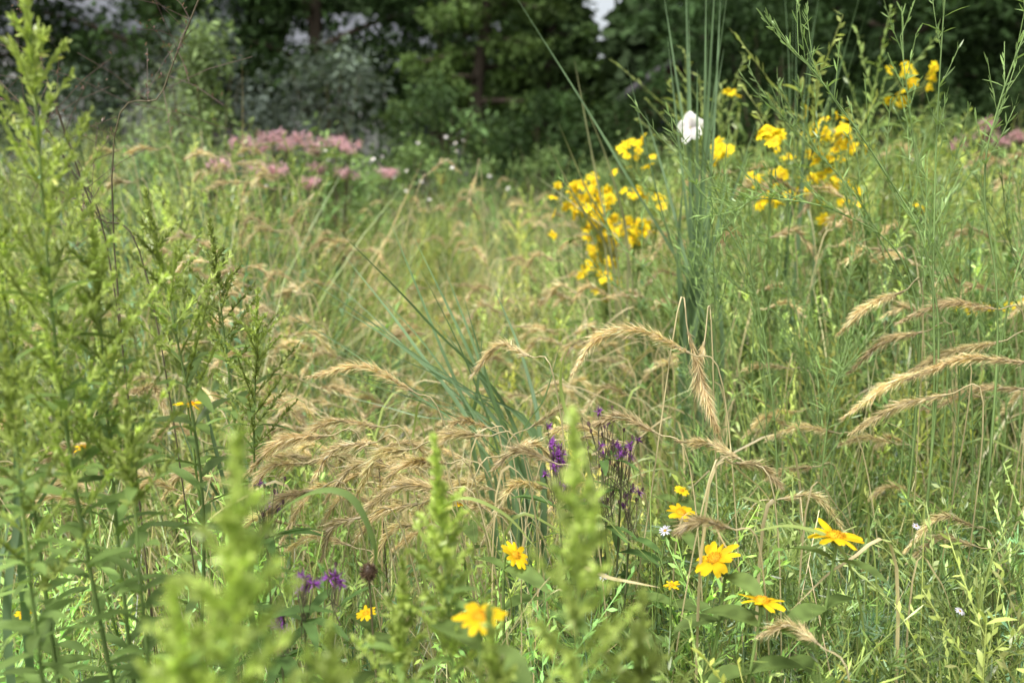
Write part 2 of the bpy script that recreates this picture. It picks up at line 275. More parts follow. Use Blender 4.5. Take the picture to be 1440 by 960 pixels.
# ------------------------------------------------------------- close sunflowers
def flower(b,c,nv,R,npet=11,col=(.85,.50,.012),cc=(.70,.36,.02),droop=.25,pw=.36,K=6,disc=.3):
    c=np.asarray(c,float); nv=nrm(np.asarray(nv,float)); u=nrm(np.cross(nv,[.3,.9,.1])); v=np.cross(nv,u)
    az=np.arange(npet)/npet*2*np.pi+rng.normal(0,.1,npet); rad=u*np.cos(az)[:,None]+v*np.sin(az)[:,None]
    d=nrm(rad+nv*rng.normal(.16,.12,(npet,1))); side=nrm(np.cross(nv,rad)+nv*rng.normal(0,.2,(npet,1)))
    col=np.asarray(col,float)*np.exp(rng.normal(0,.06,(npet,1)))
    strips(b,c+rad*R*disc*.7,d,side,R*(1-disc*.7)*rng.uniform(.82,1.1,npet),R*pw*rng.uniform(.85,1.1,npet),-nv*droop*rng.uniform(.3,1.5,(npet,1)),col*[.95,.85,1],'petal',K,tip=np.minimum(col,.95),tr=.35,crease=.14 if K>4 else 0)
    r=R*disc
    tube(b,[c-nv*r*.2,c+nv*r*.15,c+nv*r*.4,c+nv*r*.52],[r*.8,r,r*.65,r*.05],cc,8,tr=0)
    if K>4:
        m=70; ph=np.arange(m)*2.4; rr=r*np.sqrt(np.linspace(.03,1,m)); rd=u*np.cos(ph)[:,None]+v*np.sin(ph)[:,None]
        dd=nrm(nv+rd*(rr/r)[:,None]*.9); bp=c+rd*rr[:,None]+nv*(r*.45*(1-(rr/r)**2))[:,None]
        strips(b,bp,dd,sideof(dd,1.5),r*.35,r*.16,np.zeros(3),np.asarray(cc)*rng.uniform(.5,1.25,(m,1)),'leaf',3,tr=.1)
def sunflower(c,nv,R,foot,col=(.85,.50,.012),K=6,npet=11,droop=.2):
    b=B(); flower(b,c,nv,R,npet,col,K=K,droop=droop); nv=nrm(np.array(nv,float)); c=np.array(c)
    foot=np.array(foot,float); st=cr([foot,foot*.6+c*.4,foot*.2+c*.8-nv*.04,c-nv*.03,c-nv*R*.05],5)
    tube(b,st,np.linspace(.003,.0016,len(st)),GR*1.1,5)
    m=9; az=np.arange(m)/m*6.28; rd=np.stack([np.cos(az),np.sin(az),0*az-.3],-1); strips(b,np.tile(c-nv*R*.12,(m,1)),nrm(rd+nv*.4),sideof(rd,.2),R*.38,R*.14,np.zeros(3),GR,'leaf',3)
    for k in range(6):
        i=int(len(st)*(.30+.09*k)); a=k*1.6+rng.uniform(0,1)
        for s_ in (0,np.pi):
            d=nrm(np.array([[math.cos(a+s_),math.sin(a+s_),.45]])); strips(b,st[i:i+1],d,sideof(d,.3),rng.uniform(.06,.09),.028,np.array([0,0,-.5]),GR*rng.uniform(.7,1),'leaf',7,crease=.15)
    return b.obj('false_sunflower',PETAL)
OY=(.87,.60,.016)
for a,e,Y,R,nv,fx in [(.345,.412,1.15,.037,(0.02,.05,1),.27),(.217,.437,1.15,.032,(-.5,-.2,.8),.10),(.270,.486,1.1,.031,(.1,.1,1),.18),
    (.179,.385,1.5,.026,(.1,-.3,.9),.18),(-.035,.504,.74,.022,(0,-.1,1),-.02),(.004,.433,1.2,.021,(.4,-.3,.6),.05),(-.335,.266,1.5,.026,(0,.1,1),-.3),
    (-.448,.313,1.5,.018,(.1,.1,1),-.4),(.179,.36,1.7,.014,(.2,-.3,.8),.2),(.172,.467,1.3,.012,(0,-.1,1),.2),(-.158,.50,1.15,.014,(-.2,-.2,.8),-.12),
    (-.53,.50,1.1,.010,(.1,-.2,1),-.5),(-.055,.375,1.5,.010,(0,-.2,1),0.)]:
    sunflower(S(a,e,Y),nv,R,[fx*Y,Y+.08,0],OY,K=6,npet=int(rng.integers(9,13)))
# ------------------------------------------------------------- distant yellow wingstem
def wing(name,specs,foot,leafn=40):
    b=B(); foot=np.array(foot,float)
    for a,e,ra,re,n,Y in specs:
        c0=S(a,e+re*2,Y); st=cr([foot+rng.normal(0,.05,3)*[1,1,0],foot*.5+c0*.5,c0-[0,0,.04]],4); tube(b,st,.003,GR,4)
        k=rng.integers(3,len(st),leafn//2); az=rng.uniform(0,6.28,len(k)); d=nrm(np.stack([np.cos(az),np.sin(az),.3+0*az],-1))
        strips(b,st[k]+rng.normal(0,.012,(len(k),3)),d,sideof(d,.4),rng.uniform(.07,.12,len(k)),rng.uniform(.018,.032,len(k)),np.array([0,0,-.4]),GR*rng.uniform(.7,1.2,(len(k),1)),'leaf',5,crease=.12)
        for i in range(int(n*1.6)):
            p=S(a+rng.normal(0,.62)*ra,e+rng.normal(0,.62)*re,Y+rng.normal(0,.05))
            flower(b,p,nrm(rng.normal(0,.5,3)+[0,-.5,.6]),rng.uniform(.014,.024),8,(.88,.70,.022),(.65,.42,.02),droop=.4,pw=.6,K=4,disc=.25)
            tube(b,cr([c0,(c0+p)/2+[0,0,-.01],p],3),.001,YG*.8,3)
    return b.obj(name,PETAL)
wing('yellow_wingstem',[(.072,.048,.022,.018,18,3.2),(.097,.069,.028,.026,30,3.2),(.094,.118,.018,.030,20,3.2),(.128,.087,.014,.012,8,3.2),(.145,.058,.006,.006,2,3.2)],[.30,3.3,0])
wing('yellow_wingstem',[(.122,.010,.016,.014,9,3.2)],[.42,3.3,0])
wing('yellow_wingstem',[(.207,.010,.016,.012,9,2.9),(.255,.042,.025,.020,13,2.9)],[.66,3.0,0])
wing('yellow_wingstem',[(.257,-.008,.011,.009,8,2.5)],[.68,2.6,0])
wing('yellow_wingstem',[(.314,.022,.032,.038,26,3.0),(.308,-.014,.027,.010,9,3.0)],[.94,3.1,0])
wing('yellow_wingstem',[(.388,-.065,.018,.010,9,3.5),(.375,-.04,.010,.006,4,3.5)],[1.3,3.6,0])
wing('yellow_wingstem',[(.50,.163,.03,.008,7,2.6),(.41,.06,.02,.01,2,3.4)],[1.3,2.7,0])
wing('yellow_wingstem',[(.22,-.05,.02,.006,3,3.8)],[.85,3.9,0])
# ------------------------------------------------------------- white mallow blossom
b=B(); c=S(.176,-.014,2.5)
flower(b,c,(-.75,-.5,.1),.042,5,(.85,.86,.80),(.6,.6,.3),droop=.1,pw=.9,K=7,disc=.12)
flower(b,c+[.035,.04,.012],(.6,-.4,.6),.024,5,(.85,.86,.80),(.6,.6,.3),pw=.8,K=7,disc=.12)
tube(b,cr([[.5,2.6,0],[.47,2.55,.8],c+[0.01,.02,-.1],c],6),.002,GR,4); b.obj('white_mallow_flower',PETAL)
# ------------------------------------------------------------- ironweed
def tuft(b,c,nv,s,col,n=24):
    rd=rng.normal(0,1,(n,3)); dd=nrm(nrm(nv)+rd*.8); strips(b,np.tile(c,(n,1)),dd,sideof(dd,1.5),s*rng.uniform(.6,1.1,n),s*.16,rd*.12,col*np.exp(rng.normal(0,.3,(n,1))),'blade',3,tr=.3)
def ironweed(groups,foot,Y,s=.010):
    b=B(); foot=np.array(foot,float); PU=np.array([.30,.09,.40])
    for a,e,ra,re,n,nb in groups:
        c0=S(a,e+re+.03,Y); st=cr([foot,foot*.5+c0*.5,c0],5); tube(b,st,.0016,[.16,.18,.08],4)
        k=rng.integers(5,len(st),22); az=rng.uniform(0,6.28,len(k)); d=nrm(np.stack([np.cos(az),np.sin(az),.5+0*az],-1))
        strips(b,st[k],d,sideof(d,.4),.09,.014,np.array([0,0,-.4]),DK*1.7,'leaf',5,crease=.15)
        for i in range(n+nb):
            p=S(a+rng.normal(0,.65)*ra,e+rng.normal(0,.6)*re,Y+rng.normal(0,.02)); tube(b,cr([c0+rng.normal(0,.008,3),(c0+p)/2+rng.normal(0,.004,3)-[0,0,.008],p],3),.0006,[.17,.16,.09],3)
            tube(b,[p-[0,0,.003],p,p+[0,0,.003]],[.0012,.0022,.0018],[.15,.10,.09],5)
            if i<n: tuft(b,p+[0,0,.002],np.array([rng.normal(0,.8),-.4,.5]),s,PU)
    return b.obj('purple_ironweed',PETAL)
ironweed([(.050,.322,.013,.028,24,6),(.115,.315,.014,.015,10,10),(.095,.285,.018,.012,3,12),(.125,.37,.012,.014,4,10),(.09,.372,.010,.007,4,6),(.10,.335,.02,.03,1,14)],[.14,1.45,0],1.40)
ironweed([(-.262,.37,.018,.014,7,14)],[-.34,1.36,0],1.28,.009)
ironweed([(-.225,.468,.012,.010,8,6),(-.193,.458,.008,.010,4,6),(-.252,.512,.010,.009,7,4)],[-.26,1.12,0],1.05,.010)
# ------------------------------------------------------------- white asters
b=B()
for a,e,Y,R in [(.163,.405,1.3,.010),(.485,.497,1.15,.007),(.43,.40,1.3,.006),(.098,.458,1.25,.007)]:
    p=S(a,e,Y); flower(b,p,(rng.normal(0,.2),-.4,.9),R,16,(.75,.74,.82),(.5,.35,.05),pw=.2,K=5,disc=.25); tube(b,cr([[p[0]-.05,Y+.05,0],[p[0]-.03,Y+.03,.5],p],5),.001,GR,3)
for i in range(34):
    Y=rng.uniform(5,9); a=rng.uniform(-.30,.0); e=rng.uniform(-.01,.06)*4/Y+ (0.03 if i%3==0 else 0); p=S(a,e,Y)
    flower(b,p,(rng.normal(0,.3),-.5,.8),rng.uniform(.010,.018),7,(.75,.75,.70),(.5,.4,.1),pw=.5,K=3,disc=.25); tube(b,[[p[0],Y,.3],p],.002,GR,3)
b.obj('white_aster',PETAL)
# dry cone heads
b=B()
for a,e,Y,r in [(-.154,.452,1.02,.0085),(-.14,.33,1.5,.006)]:
    p=S(a,e,Y); m=150; i_=np.arange(m); zz=1-2*(i_+.5)/m; ph=i_*2.4; dd=np.stack([np.cos(ph)*np.sqrt(1-zz*zz),np.sin(ph)*np.sqrt(1-zz*zz),zz],-1)
    strips(b,p+dd*r*.8,dd,sideof(dd,1.5),r*.5,r*.22,np.zeros(3),np.array([.13,.085,.05])*rng.uniform(.6,1.5,(m,1)),'leaf',3,tr=0)
    tube(b,[p-[0,0,r],p-[0,0,r*.5],p+[0,0,r*.5],p+[0,0,r]],[r*.3,r*.85,r*.85,r*.2],[.08,.05,.03],8,tr=0); tube(b,cr([[p[0]+.03,Y,0],[p[0]+.02,Y,.5],p],5),.0015,[.15,.13,.07],3)
b.obj('dry_coneflower_seedhead',LEAF)
# ------------------------------------------------------------- pink joe pye weed
def joe(foot,heads,Y,col):
    b=B(); foot=np.array(foot,float)
    for a,e,r in heads:
        p=S(a,e-.006,Y+rng.normal(0,.1)); st=cr([foot+rng.normal(0,.12,3)*[1,1,0],(foot+p)/2,p-[0,0,.05]],4); tube(b,st,.005,[.12,.10,.06],4)
        k=rng.integers(3,len(st),18); az=rng.uniform(0,6.28,18); d=nrm(np.stack([np.cos(az),np.sin(az),.2+0*az],-1)); strips(b,st[k],d,sideof(d,.4),.16,.04,np.array([0,0,-.3]),GR*.9,'leaf',4)
        for i in range(12):
            q=p+np.array([rng.normal(0,.55)*r,rng.normal(0,.55)*r,rng.uniform(-.4,.25)*r]); tube(b,[p-[0,0,.05],q],.0015,[.2,.15,.08],3); m=22
            bp=q+rng.normal(0,.012,(m,3)); dd=nrm(rng.normal(0,.6,(m,3))+[0,-.2,.8]); strips(b,bp,dd,sideof(dd,1.5),.016,.0075,np.zeros(3),np.array(col)*rng.uniform(.7,1.2,(m,1)),'blade',3)
    return b.obj('joe_pye_weed',PETAL)
PK=(.76,.47,.56)
joe([-1.55,6,0],[(-.265,.005,.08),(-.25,.012,.07),(-.235,.0,.08),(-.222,.008,.07)],6,PK)
joe([-1.1,6,0],[(-.205,.002,.08),(-.19,.012,.07),(-.175,.004,.08),(-.16,.010,.07),(-.19,.03,.06),(-.165,.035,.06),(-.12,.035,.05)],6,PK)
joe([-1.3,5,0],[(-.25,.03,.06),(-.235,.035,.04),(-.29,.028,.05),(-.20,.045,.04)],5,PK)
joe([2.6,5.5,0],[(.46,.0,.06),(.48,.005,.06),(.44,.008,.05),(.47,-.012,.04),(.50,.0,.04)],5.5,(.6,.36,.40))
# ------------------------------------------------------------- goldenrods in front
def plume(b,p0,e,l,n,col,size=.014,curl=.25):
    e=nrm(e); out=nrm(np.array([e[0],e[1],0])+1e-6); u=np.linspace(0,1,8)[:,None]; path=p0+e*l*u+(np.array([0,0,1])*curl*.4+out*curl*.3)*l*u*u
    tube(b,path,np.linspace(.0014,.0006,8),col*.8,3); k=rng.uniform(.08,1,n)
    bp=np.stack([np.interp(k,np.linspace(0,1,8),path[:,j]) for j in range(3)],-1); T=nrm(path[-1]-path[0])
    dd=nrm(T*.8+rng.normal(0,.5,(n,3))+[0,0,.2]); strips(b,bp,dd,sideof(dd,1.5),size*rng.uniform(.6,1.2,n)*(1.25-.6*k),size*.34,np.zeros(3),np.minimum(col*np.exp(rng.normal(0,.18,(n,1))),.8),'leaf',3,tr=.4)
def goldenrod(top,foot,tl,nbr,blen,col,leafc,leafL=.09,name='goldenrod_plant',nleaf=60,bs=.8,den=560,bud=.0105):
    b=B(); top=np.array(top,float); foot=np.array(foot,float)
    st=cr([foot,foot*.6+top*.4+rng.normal(0,.012,3),foot*.25+top*.75+rng.normal(0,.012,3),top],10); tube(b,st,np.linspace(.004,.001,len(st)),leafc*.9,5)
    H=np.linalg.norm(top-foot); ti=lambda s:np.array([np.interp(s,np.linspace(0,1,len(st)),st[:,j]) for j in range(3)])
    s0=1-tl/H
    plume(b,ti(1-.12/H),nrm(top-ti(.95)),.12,170,col,bud*1.15,.05)
    for i in range(nbr):
        f=i/nbr; s=s0+(1-s0)*f*.97; a=i*2.4+rng.normal(0,.3); l=blen*(1-f)**.7*rng.uniform(.7,1.2)+.012
        plume(b,ti(s),np.array([np.cos(a)*bs,np.sin(a)*bs,.85]),l,int(14+l*den),col*rng.uniform(.75,1.15),bud)
    n=nleaf; s=np.sort(rng.uniform(.3,s0+.5*(1-s0),n)); az=np.arange(n)*2.4; el=rng.normal(.55,.2,n); bp=np.array([ti(q) for q in s])
    d=np.stack([np.cos(az)*np.cos(el),np.sin(az)*np.cos(el),np.sin(el)],-1)
    strips(b,bp,d,sideof(d,.4),leafL*rng.uniform(.7,1.2,n)*(1.2-.6*s),leafL*.15,np.array([0,0,-.4]),leafc*np.exp(rng.normal(0,.18,(n,1))),'leaf',6,crease=.16)
    return b.obj(name,LEAF)
GP=np.array([.43,.53,.135]); GL=np.array([.20,.295,.085])
goldenrod(S(-.465,-.125,.92),[-.36,.95,0],.62,42,.14,GP*1.15,GL,bs=.65)
goldenrod(S(-.42,.10,.98),[-.40,1.0,0],.34,22,.12,GP*.9,GL)
goldenrod(S(-.52,.03,1.0),[-.55,1.05,0],.42,26,.13,GP*1.0,GL)
goldenrod(S(-.36,.08,1.15),[-.39,1.15,0],.30,18,.12,GP*.85,GL)
goldenrod(S(-.26,.17,1.5),[-.36,1.5,0],.30,20,.11,GP*.75,GL)
goldenrod(S(-.30,.10,1.6),[-.42,1.6,0],.30,20,.11,GP*.75,GL)
goldenrod(S(-.52,.22,.85),[-.43,.9,0],.3,14,.09,GP*.8,GL,.08)
goldenrod(S(-.40,.30,.90),[-.34,.9,0],.1,6,.05,GP*.7,GL,.08,nleaf=80)
goldenrod(S(-.293,.375,.50),[-.15,.50,0],.20,22,.042,GP*1.1,GL*1.2,.05,bud=.012)
goldenrod(S(-.36,.53,.50),[-.17,.52,0],.10,10,.032,GP,GL*1.2,.05,bud=.012)
goldenrod(S(-.20,.56,.52),[-.1,.54,0],.10,10,.032,GP*.9,GL*1.2,.05,bud=.012)
goldenrod(S(-.078,.350,.80),[-.10,.80,0],.26,24,.045,GP*1.1,GL*1.2,.06,bud=.011)
goldenrod(S(-.12,.48,.80),[-.12,.82,0],.14,12,.045,GP*.8,GL*1.1,.06,bud=.011)
goldenrod(S(.067,.335,.60),[.045,.60,0],.22,20,.038,GP*1.05,GL*1.2,.045,bud=.011)
goldenrod(S(.14,.54,.64),[.07,.64,0],.08,8,.035,GP*.8,GL*1.1,.045,bud=.011)
goldenrod(S(-.02,.55,.66),[.01,.66,0],.08,8,.03,GP*.8,GL*1.1,.045,bud=.011)
# ------------------------------------------------------------- beeblossom: fine branching stems on the right
def bee(pts,Y,nb,bl,col,name='beeblossom_plant',lo=.45,b=None):
    own=b is None
    if own: b=B()
    path=cr([S(a,e,Y) for q in pts for a,e in [q[:2]]],8); N=len(path)
    tube(b,path,np.linspace(.0022,.0008,N),col,4)
    for i in range(nb):
        k=int(N*(lo+(1-lo)*i/nb)); T=nrm(path[min(k+1,N-1)]-path[k-1]); a=i*2.4; e=nrm(T*.9+np.array([math.cos(a),math.sin(a)*.7,.3])*.6); l=bl*rng.uniform(.4,1.1)
        q=path[k]+e*l*np.linspace(0,1,5)[:,None]+np.array([0,0,.25*l])*np.linspace(0,1,5)[:,None]**2; tube(b,q,.0008,col,3)
        m=max(4,int(l*90)); kk=rng.uniform(.15,1,m); bp=np.stack([np.interp(kk,np.linspace(0,1,5),q[:,j]) for j in range(3)],-1); dd=nrm(e+rng.normal(0,.4,(m,3))+[0,0,.3])
        strips(b,bp,dd,sideof(dd,1.5),rng.uniform(.010,.024,m),.0028,np.zeros(3),col*1.2*np.exp(rng.normal(0,.2,(m,1))),'leaf',4)
    m=40; kk=rng.integers(3,N-1,m); az=rng.uniform(0,6.28,m); d=nrm(np.stack([np.cos(az),np.sin(az),.6+0*az],-1)); strips(b,path[kk],d,sideof(d,.5),rng.uniform(.02,.05,m),.004,np.array([0,0,-.2]),col,'leaf',4)
    if own: return b.obj(name,LEAF)
BC=np.array([.23,.34,.115])
bee([(.43,.93),(.44,.36),(.425,.12),(.418,.0),(.415,-.13),(.42,-.17)],1.6,12,.08,BC)
bee([(.5,.93),(.50,.25),(.47,.05),(.475,-.03),(.50,-.12),(.515,-.16)],1.6,16,.09,BC)
bee([(.42,.93),(.44,.3),(.42,.12),(.37,.03),(.30,-.06),(.275,-.085)],1.6,22,.10,BC*1.05,lo=.35)
bee([(.40,.87),(.42,.3),(.40,.13),(.33,.07),(.25,.055),(.22,.07)],1.7,22,.11,BC)
bee([(.4,.78),(.42,.25),(.36,.08),(.29,.0),(.26,-.03)],1.9,20,.11,BC*.95)
bee([(.42,.78),(.45,.25),(.40,.02),(.375,-.10)],1.9,14,.09,BC)
bee([(.52,.87),(.5,.25),(.53,.05),(.56,-.04)],1.7,14,.09,BC)
b=B()
for i in range(50):
    Y=rng.uniform(1.5,2.8); a=rng.uniform(.20,.56); e=rng.uniform(.0,.24); s_=rng.uniform(-.15,.05)
    bee([(a,1.48/Y),(a,.45),(a+s_*.3,(e+.3)/2),(a+s_,e)],Y,18,.12,BC*rng.uniform(.7,1.1),lo=.3,b=b)
b.obj('beeblossom_thicket',LEAF)
# thin dark panicle grass, upper left
b=B()
for p in [[(-.30,1.19),(-.36,.2),(-.42,.06),(-.47,-.13)],[(-.36,1.19),(-.40,.1),(-.34,-.05),(-.30,-.135)],[(-.38,1.19),(-.40,.2),(-.44,.02),(-.50,-.06)]]:
    q=cr([S(a,e,1.25) for a,e in p],8); tube(b,q,.0011,[.14,.12,.07],3)
    for i in range(22):
        k=rng.integers(len(q)//2,len(q)); dd=nrm(rng.normal(0,1,3)+[0,0,.7]); l=rng.uniform(.05,.13); tube(b,[q[k],q[k]+dd*l*.5,q[k]+dd*l-[0,0,.01]],.0004,[.16,.11,.09],3)
        m=6; bp=q[k]+dd*l*rng.uniform(.3,1,(m,1)); de=nrm(rng.normal(0,1,(m,3))); strips(b,bp,de,sideof(de),.006,.002,np.zeros(3),np.array([.2,.12,.1]),'leaf',3)
b.obj('panicle_grass',LEAF)
# ------------------------------------------------------------- tall shrubby weeds behind
def shrub(name,x,y,h,r,col,n=2600,ls=.09,lw=.3,stems=7,z0=.15,mat=FAR):
    b=B()
    for i in range(stems):
        a=i*2.4; rr=r*.6*math.sqrt((i+.5)/stems); tp=np.array([x+rr*math.cos(a),y+rr*math.sin(a),h*rng.uniform(.75,1)]); tube(b,cr([[x+rr*.2*math.cos(a),y+rr*.2*math.sin(a),0],(np.array([x,y,0])+tp)/2,tp],4),np.linspace(.02,.004,9)*max(1,h/2),[.10,.08,.05],4,tr=0)
    nc=max(10,n//55); cz=rng.uniform(z0,1,nc); ca=rng.uniform(0,6.28,nc); cr_=r*np.sqrt(rng.uniform(.05,1,nc))*np.sin(np.pi*np.clip(cz*.8+.18,0,1))**.6
    cen=np.stack([x+cr_*np.cos(ca),y+cr_*np.sin(ca),cz*h],-1); m=n//nc
    p=(cen[:,None]+rng.normal(0,1,(nc,m,3))*[r*.15,r*.15,h*.05]).reshape(-1,3); p[:,2]=np.maximum(p[:,2],.02)
    dd=nrm(rng.normal(0,1,(len(p),3))+[0,0,.3]); tn=np.repeat(np.exp(rng.normal(0,.3,(nc,1))),m,0)*np.exp(rng.normal(0,.2,(len(p),1)))
    strips(b,p,dd,sideof(dd,1.5),ls*rng.uniform(.6,1.3,len(p)),ls*lw,np.array([0,0,-.2]),np.asarray(col)*tn,'leaf',3,tr=.35)
    return b.obj(name,mat)
shrub('tall_weed',-2.05,6.8,2.1,.42,(.22,.30,.12),2600,.07)
shrub('tall_weed',-2.6,7.6,1.9,.5,(.25,.31,.16),2400,.06)
shrub('tall_weed',-1.5,7.5,1.35,.5,(.17,.25,.09),1500,.07)
shrub('tall_weed',3.2,7.5,1.65,.6,(.18,.26,.09),2200,.07)
shrub('tall_weed',4.6,8,1.6,.7,(.17,.25,.08),2200,.07)
shrub('tall_weed',1.9,7.8,1.5,.5,(.17,.24,.08),1600,.07)
shrub('tall_weed',1.2,9,1.45,.6,(.16,.23,.08),1600,.07)
for i in range(22):
    Y=rng.uniform(6,13.5); a=-.55+1.1*i/21+rng.normal(0,.02); shrub('tall_weed',a*Y,Y,rng.uniform(1.1,1.5),rng.uniform(.4,.8),np.array([.155,.228,.08])*np.exp(rng.normal(0,.25)),1300,.08)
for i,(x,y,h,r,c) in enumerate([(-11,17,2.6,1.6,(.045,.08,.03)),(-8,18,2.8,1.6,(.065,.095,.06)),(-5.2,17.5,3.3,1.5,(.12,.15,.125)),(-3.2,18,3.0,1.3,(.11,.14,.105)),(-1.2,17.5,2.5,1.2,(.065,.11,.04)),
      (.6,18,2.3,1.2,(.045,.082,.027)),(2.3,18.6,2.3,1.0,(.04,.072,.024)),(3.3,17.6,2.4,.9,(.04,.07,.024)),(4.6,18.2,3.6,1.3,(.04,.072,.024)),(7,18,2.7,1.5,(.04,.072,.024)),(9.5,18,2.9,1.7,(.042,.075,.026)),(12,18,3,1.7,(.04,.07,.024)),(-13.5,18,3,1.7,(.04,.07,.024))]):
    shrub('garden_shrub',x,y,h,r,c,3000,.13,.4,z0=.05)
# ------------------------------------------------------------- trees
def tree(name,x,y,h,r,col,z0=.22,n=9000,ls=.22,conifer=False):
    b=B(); bark=[.07,.055,.04]; top=np.array([x+rng.normal(0,.2),y,h*.95]); tr_=cr([[x,y,0],[x+rng.normal(0,.1),y,h*.3],[x+rng.normal(0,.2),y,h*.65],top],5)
    tube(b,tr_,np.linspace(.028*h,.004*h,len(tr_)),bark,8,tr=0); cen=[]
    nl=26 if conifer else 18
    for i in range(nl):
        f=z0+(.95-z0)*(i+.5)/nl; k=f*(len(tr_)-1); p=tr_[int(k)]*(1-k%1)+tr_[min(int(k)+1,len(tr_)-1)]*(k%1); a=i*2.4+rng.normal(0,.3)
        rr=r*(1.05-f) *1.3 if conifer else r*np.sin(np.pi*np.clip((f-z0)/(1-z0)*.8+.18,0,1))**.6*rng.uniform(.65,1.1)
        e=np.array([math.cos(a),math.sin(a),-.1 if conifer else .35]); tp=p+e*rr; tube(b,cr([p,p+e*rr*.5+[0,0,.05*rr],tp],4),np.linspace(.010*h,.002*h,9),bark,5,tr=0)
        for u in ([.3,.5,.7,.85,1] if conifer else [.45,.7,.9,1.05]): cen.append(p+e*rr*u+rng.normal(0,.16 if conifer else .3,3)*[1,1,.5])
        if not conifer: cen.append(p+e*rr*.8+[rng.normal(0,.5),rng.normal(0,.5),rng.normal(.2,.4)])
    cen=np.array(cen); m=n//len(cen); s=(.26 if conifer else .42)*r/2.6
    p=(cen[:,None]+rng.normal(0,1,(len(cen),m,3))*[s,s,s*.55]).reshape(-1,3); dd=nrm(rng.normal(0,1,(len(p),3))+[0,0,-.1])
    tn=np.repeat(np.exp(rng.normal(0,.3,(len(cen),1))),m,0)*np.exp(rng.normal(0,.2,(len(p),1)))
    strips(b,p,dd,sideof(dd,1.5),ls*rng.uniform(.6,1.3,len(p)),ls*.55,np.array([0,0,-.2]),np.asarray(col)*tn,'leaf',3,tr=.3)
    return b.obj(name,FAR)
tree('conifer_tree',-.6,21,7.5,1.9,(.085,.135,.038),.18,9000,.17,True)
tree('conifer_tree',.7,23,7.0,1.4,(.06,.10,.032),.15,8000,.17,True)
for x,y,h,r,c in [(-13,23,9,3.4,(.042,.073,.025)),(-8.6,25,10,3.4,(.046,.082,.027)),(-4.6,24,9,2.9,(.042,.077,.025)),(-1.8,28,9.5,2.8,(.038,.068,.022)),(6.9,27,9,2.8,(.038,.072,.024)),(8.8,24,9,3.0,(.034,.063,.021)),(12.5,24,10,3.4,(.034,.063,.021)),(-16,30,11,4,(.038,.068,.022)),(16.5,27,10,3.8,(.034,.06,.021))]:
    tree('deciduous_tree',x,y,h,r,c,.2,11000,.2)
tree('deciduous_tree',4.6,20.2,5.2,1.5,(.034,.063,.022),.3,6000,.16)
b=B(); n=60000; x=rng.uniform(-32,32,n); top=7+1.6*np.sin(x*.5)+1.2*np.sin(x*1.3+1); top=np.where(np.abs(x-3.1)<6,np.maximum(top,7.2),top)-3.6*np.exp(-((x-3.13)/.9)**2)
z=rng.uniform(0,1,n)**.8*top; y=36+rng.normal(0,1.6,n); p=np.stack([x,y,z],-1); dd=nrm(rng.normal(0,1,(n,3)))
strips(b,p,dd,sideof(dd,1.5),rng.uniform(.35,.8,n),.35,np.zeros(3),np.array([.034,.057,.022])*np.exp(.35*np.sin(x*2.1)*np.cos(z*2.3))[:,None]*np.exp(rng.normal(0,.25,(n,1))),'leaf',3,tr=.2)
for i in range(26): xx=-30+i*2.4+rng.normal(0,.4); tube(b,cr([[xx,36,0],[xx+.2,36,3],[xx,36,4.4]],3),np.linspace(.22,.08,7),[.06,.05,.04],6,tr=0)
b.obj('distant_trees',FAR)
# ------------------------------------------------------------- buildings
def simple(name,col,rough=.7,ns=20,amt=.2,stripe=None):
    m=bpy.data.materials.new(name); m.use_nodes=True; nt=m.node_tree; p=nt.nodes['Principled BSDF']; p.inputs['Roughness'].default_value=rough
    tc=nt.nodes.new('ShaderNodeTexCoord'); no=nt.nodes.new('ShaderNodeTexNoise'); no.inputs['Scale'].default_value=ns; no.inputs['Detail'].default_value=6; nt.links.new(tc.outputs['Object'],no.inputs['Vector'])
    r=nt.nodes.new('ShaderNodeValToRGB'); r.color_ramp.elements[0].position=.3; r.color_ramp.elements[1].position=.7
    r.color_ramp.elements[0].color=(*[c*(1-amt) for c in col],1); r.color_ramp.elements[1].color=(*[min(1,c*(1+amt)) for c in col],1)
    nt.links.new(no.outputs['Fac'],r.inputs[0]); nt.links.new(r.outputs[0],p.inputs['Base Color']); return m
def box(name,x0,x1,y0,y1,z0,z1,mat,par):
    me=bpy.data.meshes.new(name); v=[(x,y,z) for x in (x0,x1) for y in (y0,y1) for z in (z0,z1)]
    me.from_pydata(v,[],[(0,1,3,2),(4,6,7,5),(0,4,5,1),(2,3,7,6),(0,2,6,4),(1,5,7,3)]); me.materials.append(mat); o=bpy.data.objects.new(name,me); sc.collection.objects.link(o); o.parent=par; return o
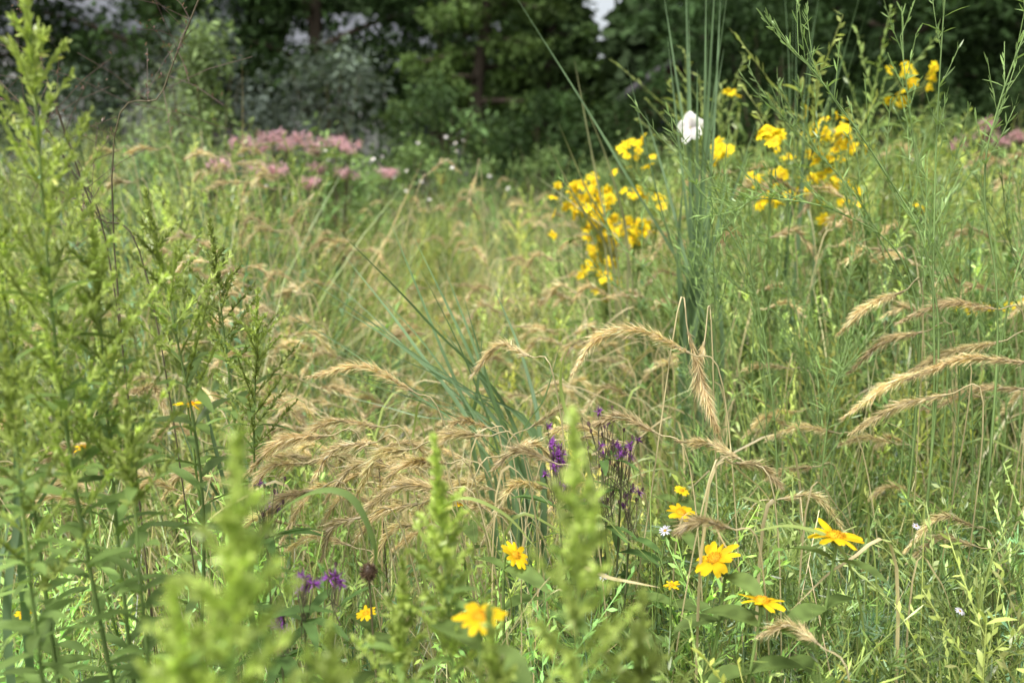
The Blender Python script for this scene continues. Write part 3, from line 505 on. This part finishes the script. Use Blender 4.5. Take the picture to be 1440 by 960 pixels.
def building(name,cx,cy,w,dp,hw,hp,wall,roofm,trim,wins,door=None,gable_front=True):
    e=bpy.data.objects.new(name,None); sc.collection.objects.link(e); x0,x1,y0,y1=cx-w/2,cx+w/2,cy-dp/2,cy+dp/2
    me=bpy.data.meshes.new('walls')
    if gable_front: v=[(x0,y0,0),(x1,y0,0),(x1,y0,hw),(cx,y0,hp),(x0,y0,hw),(x0,y1,0),(x1,y1,0),(x1,y1,hw),(cx,y1,hp),(x0,y1,hw)]
    else: v=[(x0,y1,0),(x0,y0,0),(x0,y0,hw),(x0,cy,hp),(x0,y1,hw),(x1,y1,0),(x1,y0,0),(x1,y0,hw),(x1,cy,hp),(x1,y1,hw)]
    me.from_pydata(v,[],[(0,1,2,3,4),(9,8,7,6,5),(0,4,9,5),(1,6,7,2)]); me.materials.append(wall); o=bpy.data.objects.new('walls',me); sc.collection.objects.link(o); o.parent=e
    me=bpy.data.meshes.new('roof'); ov=.25; t=.1; k=(hp-hw)/((w if gable_front else dp)/2); vs=[];fs=[]
    for s in (-1,1):
        n0=len(vs)
        for zz in (.01,t):
            if gable_front: vs+=[(cx,y0-ov,hp+zz),(cx,y1+ov,hp+zz),(cx+s*(w/2+ov),y1+ov,hw-ov*k+zz),(cx+s*(w/2+ov),y0-ov,hw-ov*k+zz)]
            else: vs+=[(x0-ov,cy,hp+zz),(x1+ov,cy,hp+zz),(x1+ov,cy+s*(dp/2+ov),hw-ov*k+zz),(x0-ov,cy+s*(dp/2+ov),hw-ov*k+zz)]
        fs+=[tuple(n0+i for i in q) for q in [(0,1,2,3),(4,5,6,7),(0,3,7,4),(2,3,7,6),(1,2,6,5)]]
    me.from_pydata(vs,[],fs); me.materials.append(roofm); o=bpy.data.objects.new('roof',me); sc.collection.objects.link(o); o.parent=e
    gl=simple('window_glass',(.05,.06,.07),.15)
    for i,(wx,wz,ww,wh) in enumerate(wins):
        box('window_frame_%d'%(i+1),wx-ww/2-.07,wx+ww/2+.07,y0-.05,y0-.003,wz-.07,wz+wh+.07,trim,e); box('window_%d'%(i+1),wx-ww/2,wx+ww/2,y0-.07,y0-.053,wz,wz+wh,gl,e)
    if door: box('door',door[0]-.5,door[0]+.5,y0-.06,y0-.004,.02,2.1,trim,e)
red=simple('red_paint',(.12,.02,.02)); wht=simple('white_siding',(.62,.62,.62),.6,3,.08); slate=simple('grey_shingles',(.13,.14,.16),.8,6); dsl=simple('dark_shingles',(.05,.045,.05),.9,6); trimw=simple('white_trim',(.7,.7,.7),.5); dkt=simple('dark_trim',(.08,.02,.02),.5)
building('red_shed',3.35,22.6,1.4,2.4,2.6,3.1,red,dsl,dkt,[(3.0,1.5,.4,.5)],(3.5,0))
building('white_house',-13.2,31,9,7,4.4,6.6,wht,slate,trimw,[(-16,1.2,1,1.4),(-13.5,1.2,1,1.4),(-11,1.2,1,1.4),(-15,3.2,.9,.9),(-11.5,3.2,.9,.9)],(-12.2,0),False)
building('white_house',-3.6,33,6,6,3.6,5.4,wht,slate,trimw,[(-5,1.2,1,1.3),(-2.4,1.2,1,1.3)],(-3.7,0),False)
# ------------------------------------------------------------- ground
me=bpy.data.meshes.new('ground'); me.from_pydata([(-400,-400,0),(400,-400,0),(400,400,0),(-400,400,0)],[],[(0,1,2,3)]); g=bpy.data.objects.new('ground',me); sc.collection.objects.link(g)
gm=simple('soil_and_litter',(.06,.06,.028),.95,3,.45); me.materials.append(gm)
# ------------------------------------------------------------- light, sky, camera
w=bpy.data.worlds.new('World'); sc.world=w; w.use_nodes=True; nt=w.node_tree; bg=nt.nodes['Background']; sk=nt.nodes.new('ShaderNodeTexSky'); sk.sky_type='NISHITA'; sk.sun_disc=False
EL,AZ=math.radians(58),math.radians(215)
sk.sun_elevation=EL; sk.sun_rotation=AZ; sk.dust_density=4; sk.air_density=1.0
hs=nt.nodes.new('ShaderNodeHueSaturation'); hs.inputs['Saturation'].default_value=.35; hs.inputs['Value'].default_value=1.6
nt.links.new(sk.outputs[0],hs.inputs['Color']); nt.links.new(hs.outputs[0],bg.inputs['Color']); bg.inputs['Strength'].default_value=.15
sl=bpy.data.lights.new('sun','SUN'); sl.energy=4.2; sl.angle=math.radians(13); sl.color=(1,.975,.93); so=bpy.data.objects.new('sun',sl); sc.collection.objects.link(so)
import mathutils
dirv=mathutils.Vector((math.sin(AZ)*math.cos(EL),math.cos(AZ)*math.cos(EL),math.sin(EL))); so.rotation_euler=dirv.to_track_quat('Z','Y').to_euler(); so.location=(0,0,10)
cd=bpy.data.cameras.new('camera'); co=bpy.data.objects.new('camera',cd); sc.collection.objects.link(co); co.location=(0,0,EYE); co.rotation_euler=(math.radians(90-11.3),0,0)
cd.lens=35; cd.sensor_width=36; cd.clip_start=.02; cd.clip_end=2000; cd.dof.use_dof=True; cd.dof.focus_distance=1.45; cd.dof.aperture_fstop=4.0
sc.camera=co
sc.view_settings.view_transform='Standard'; sc.view_settings.look='None'; sc.view_settings.exposure=0
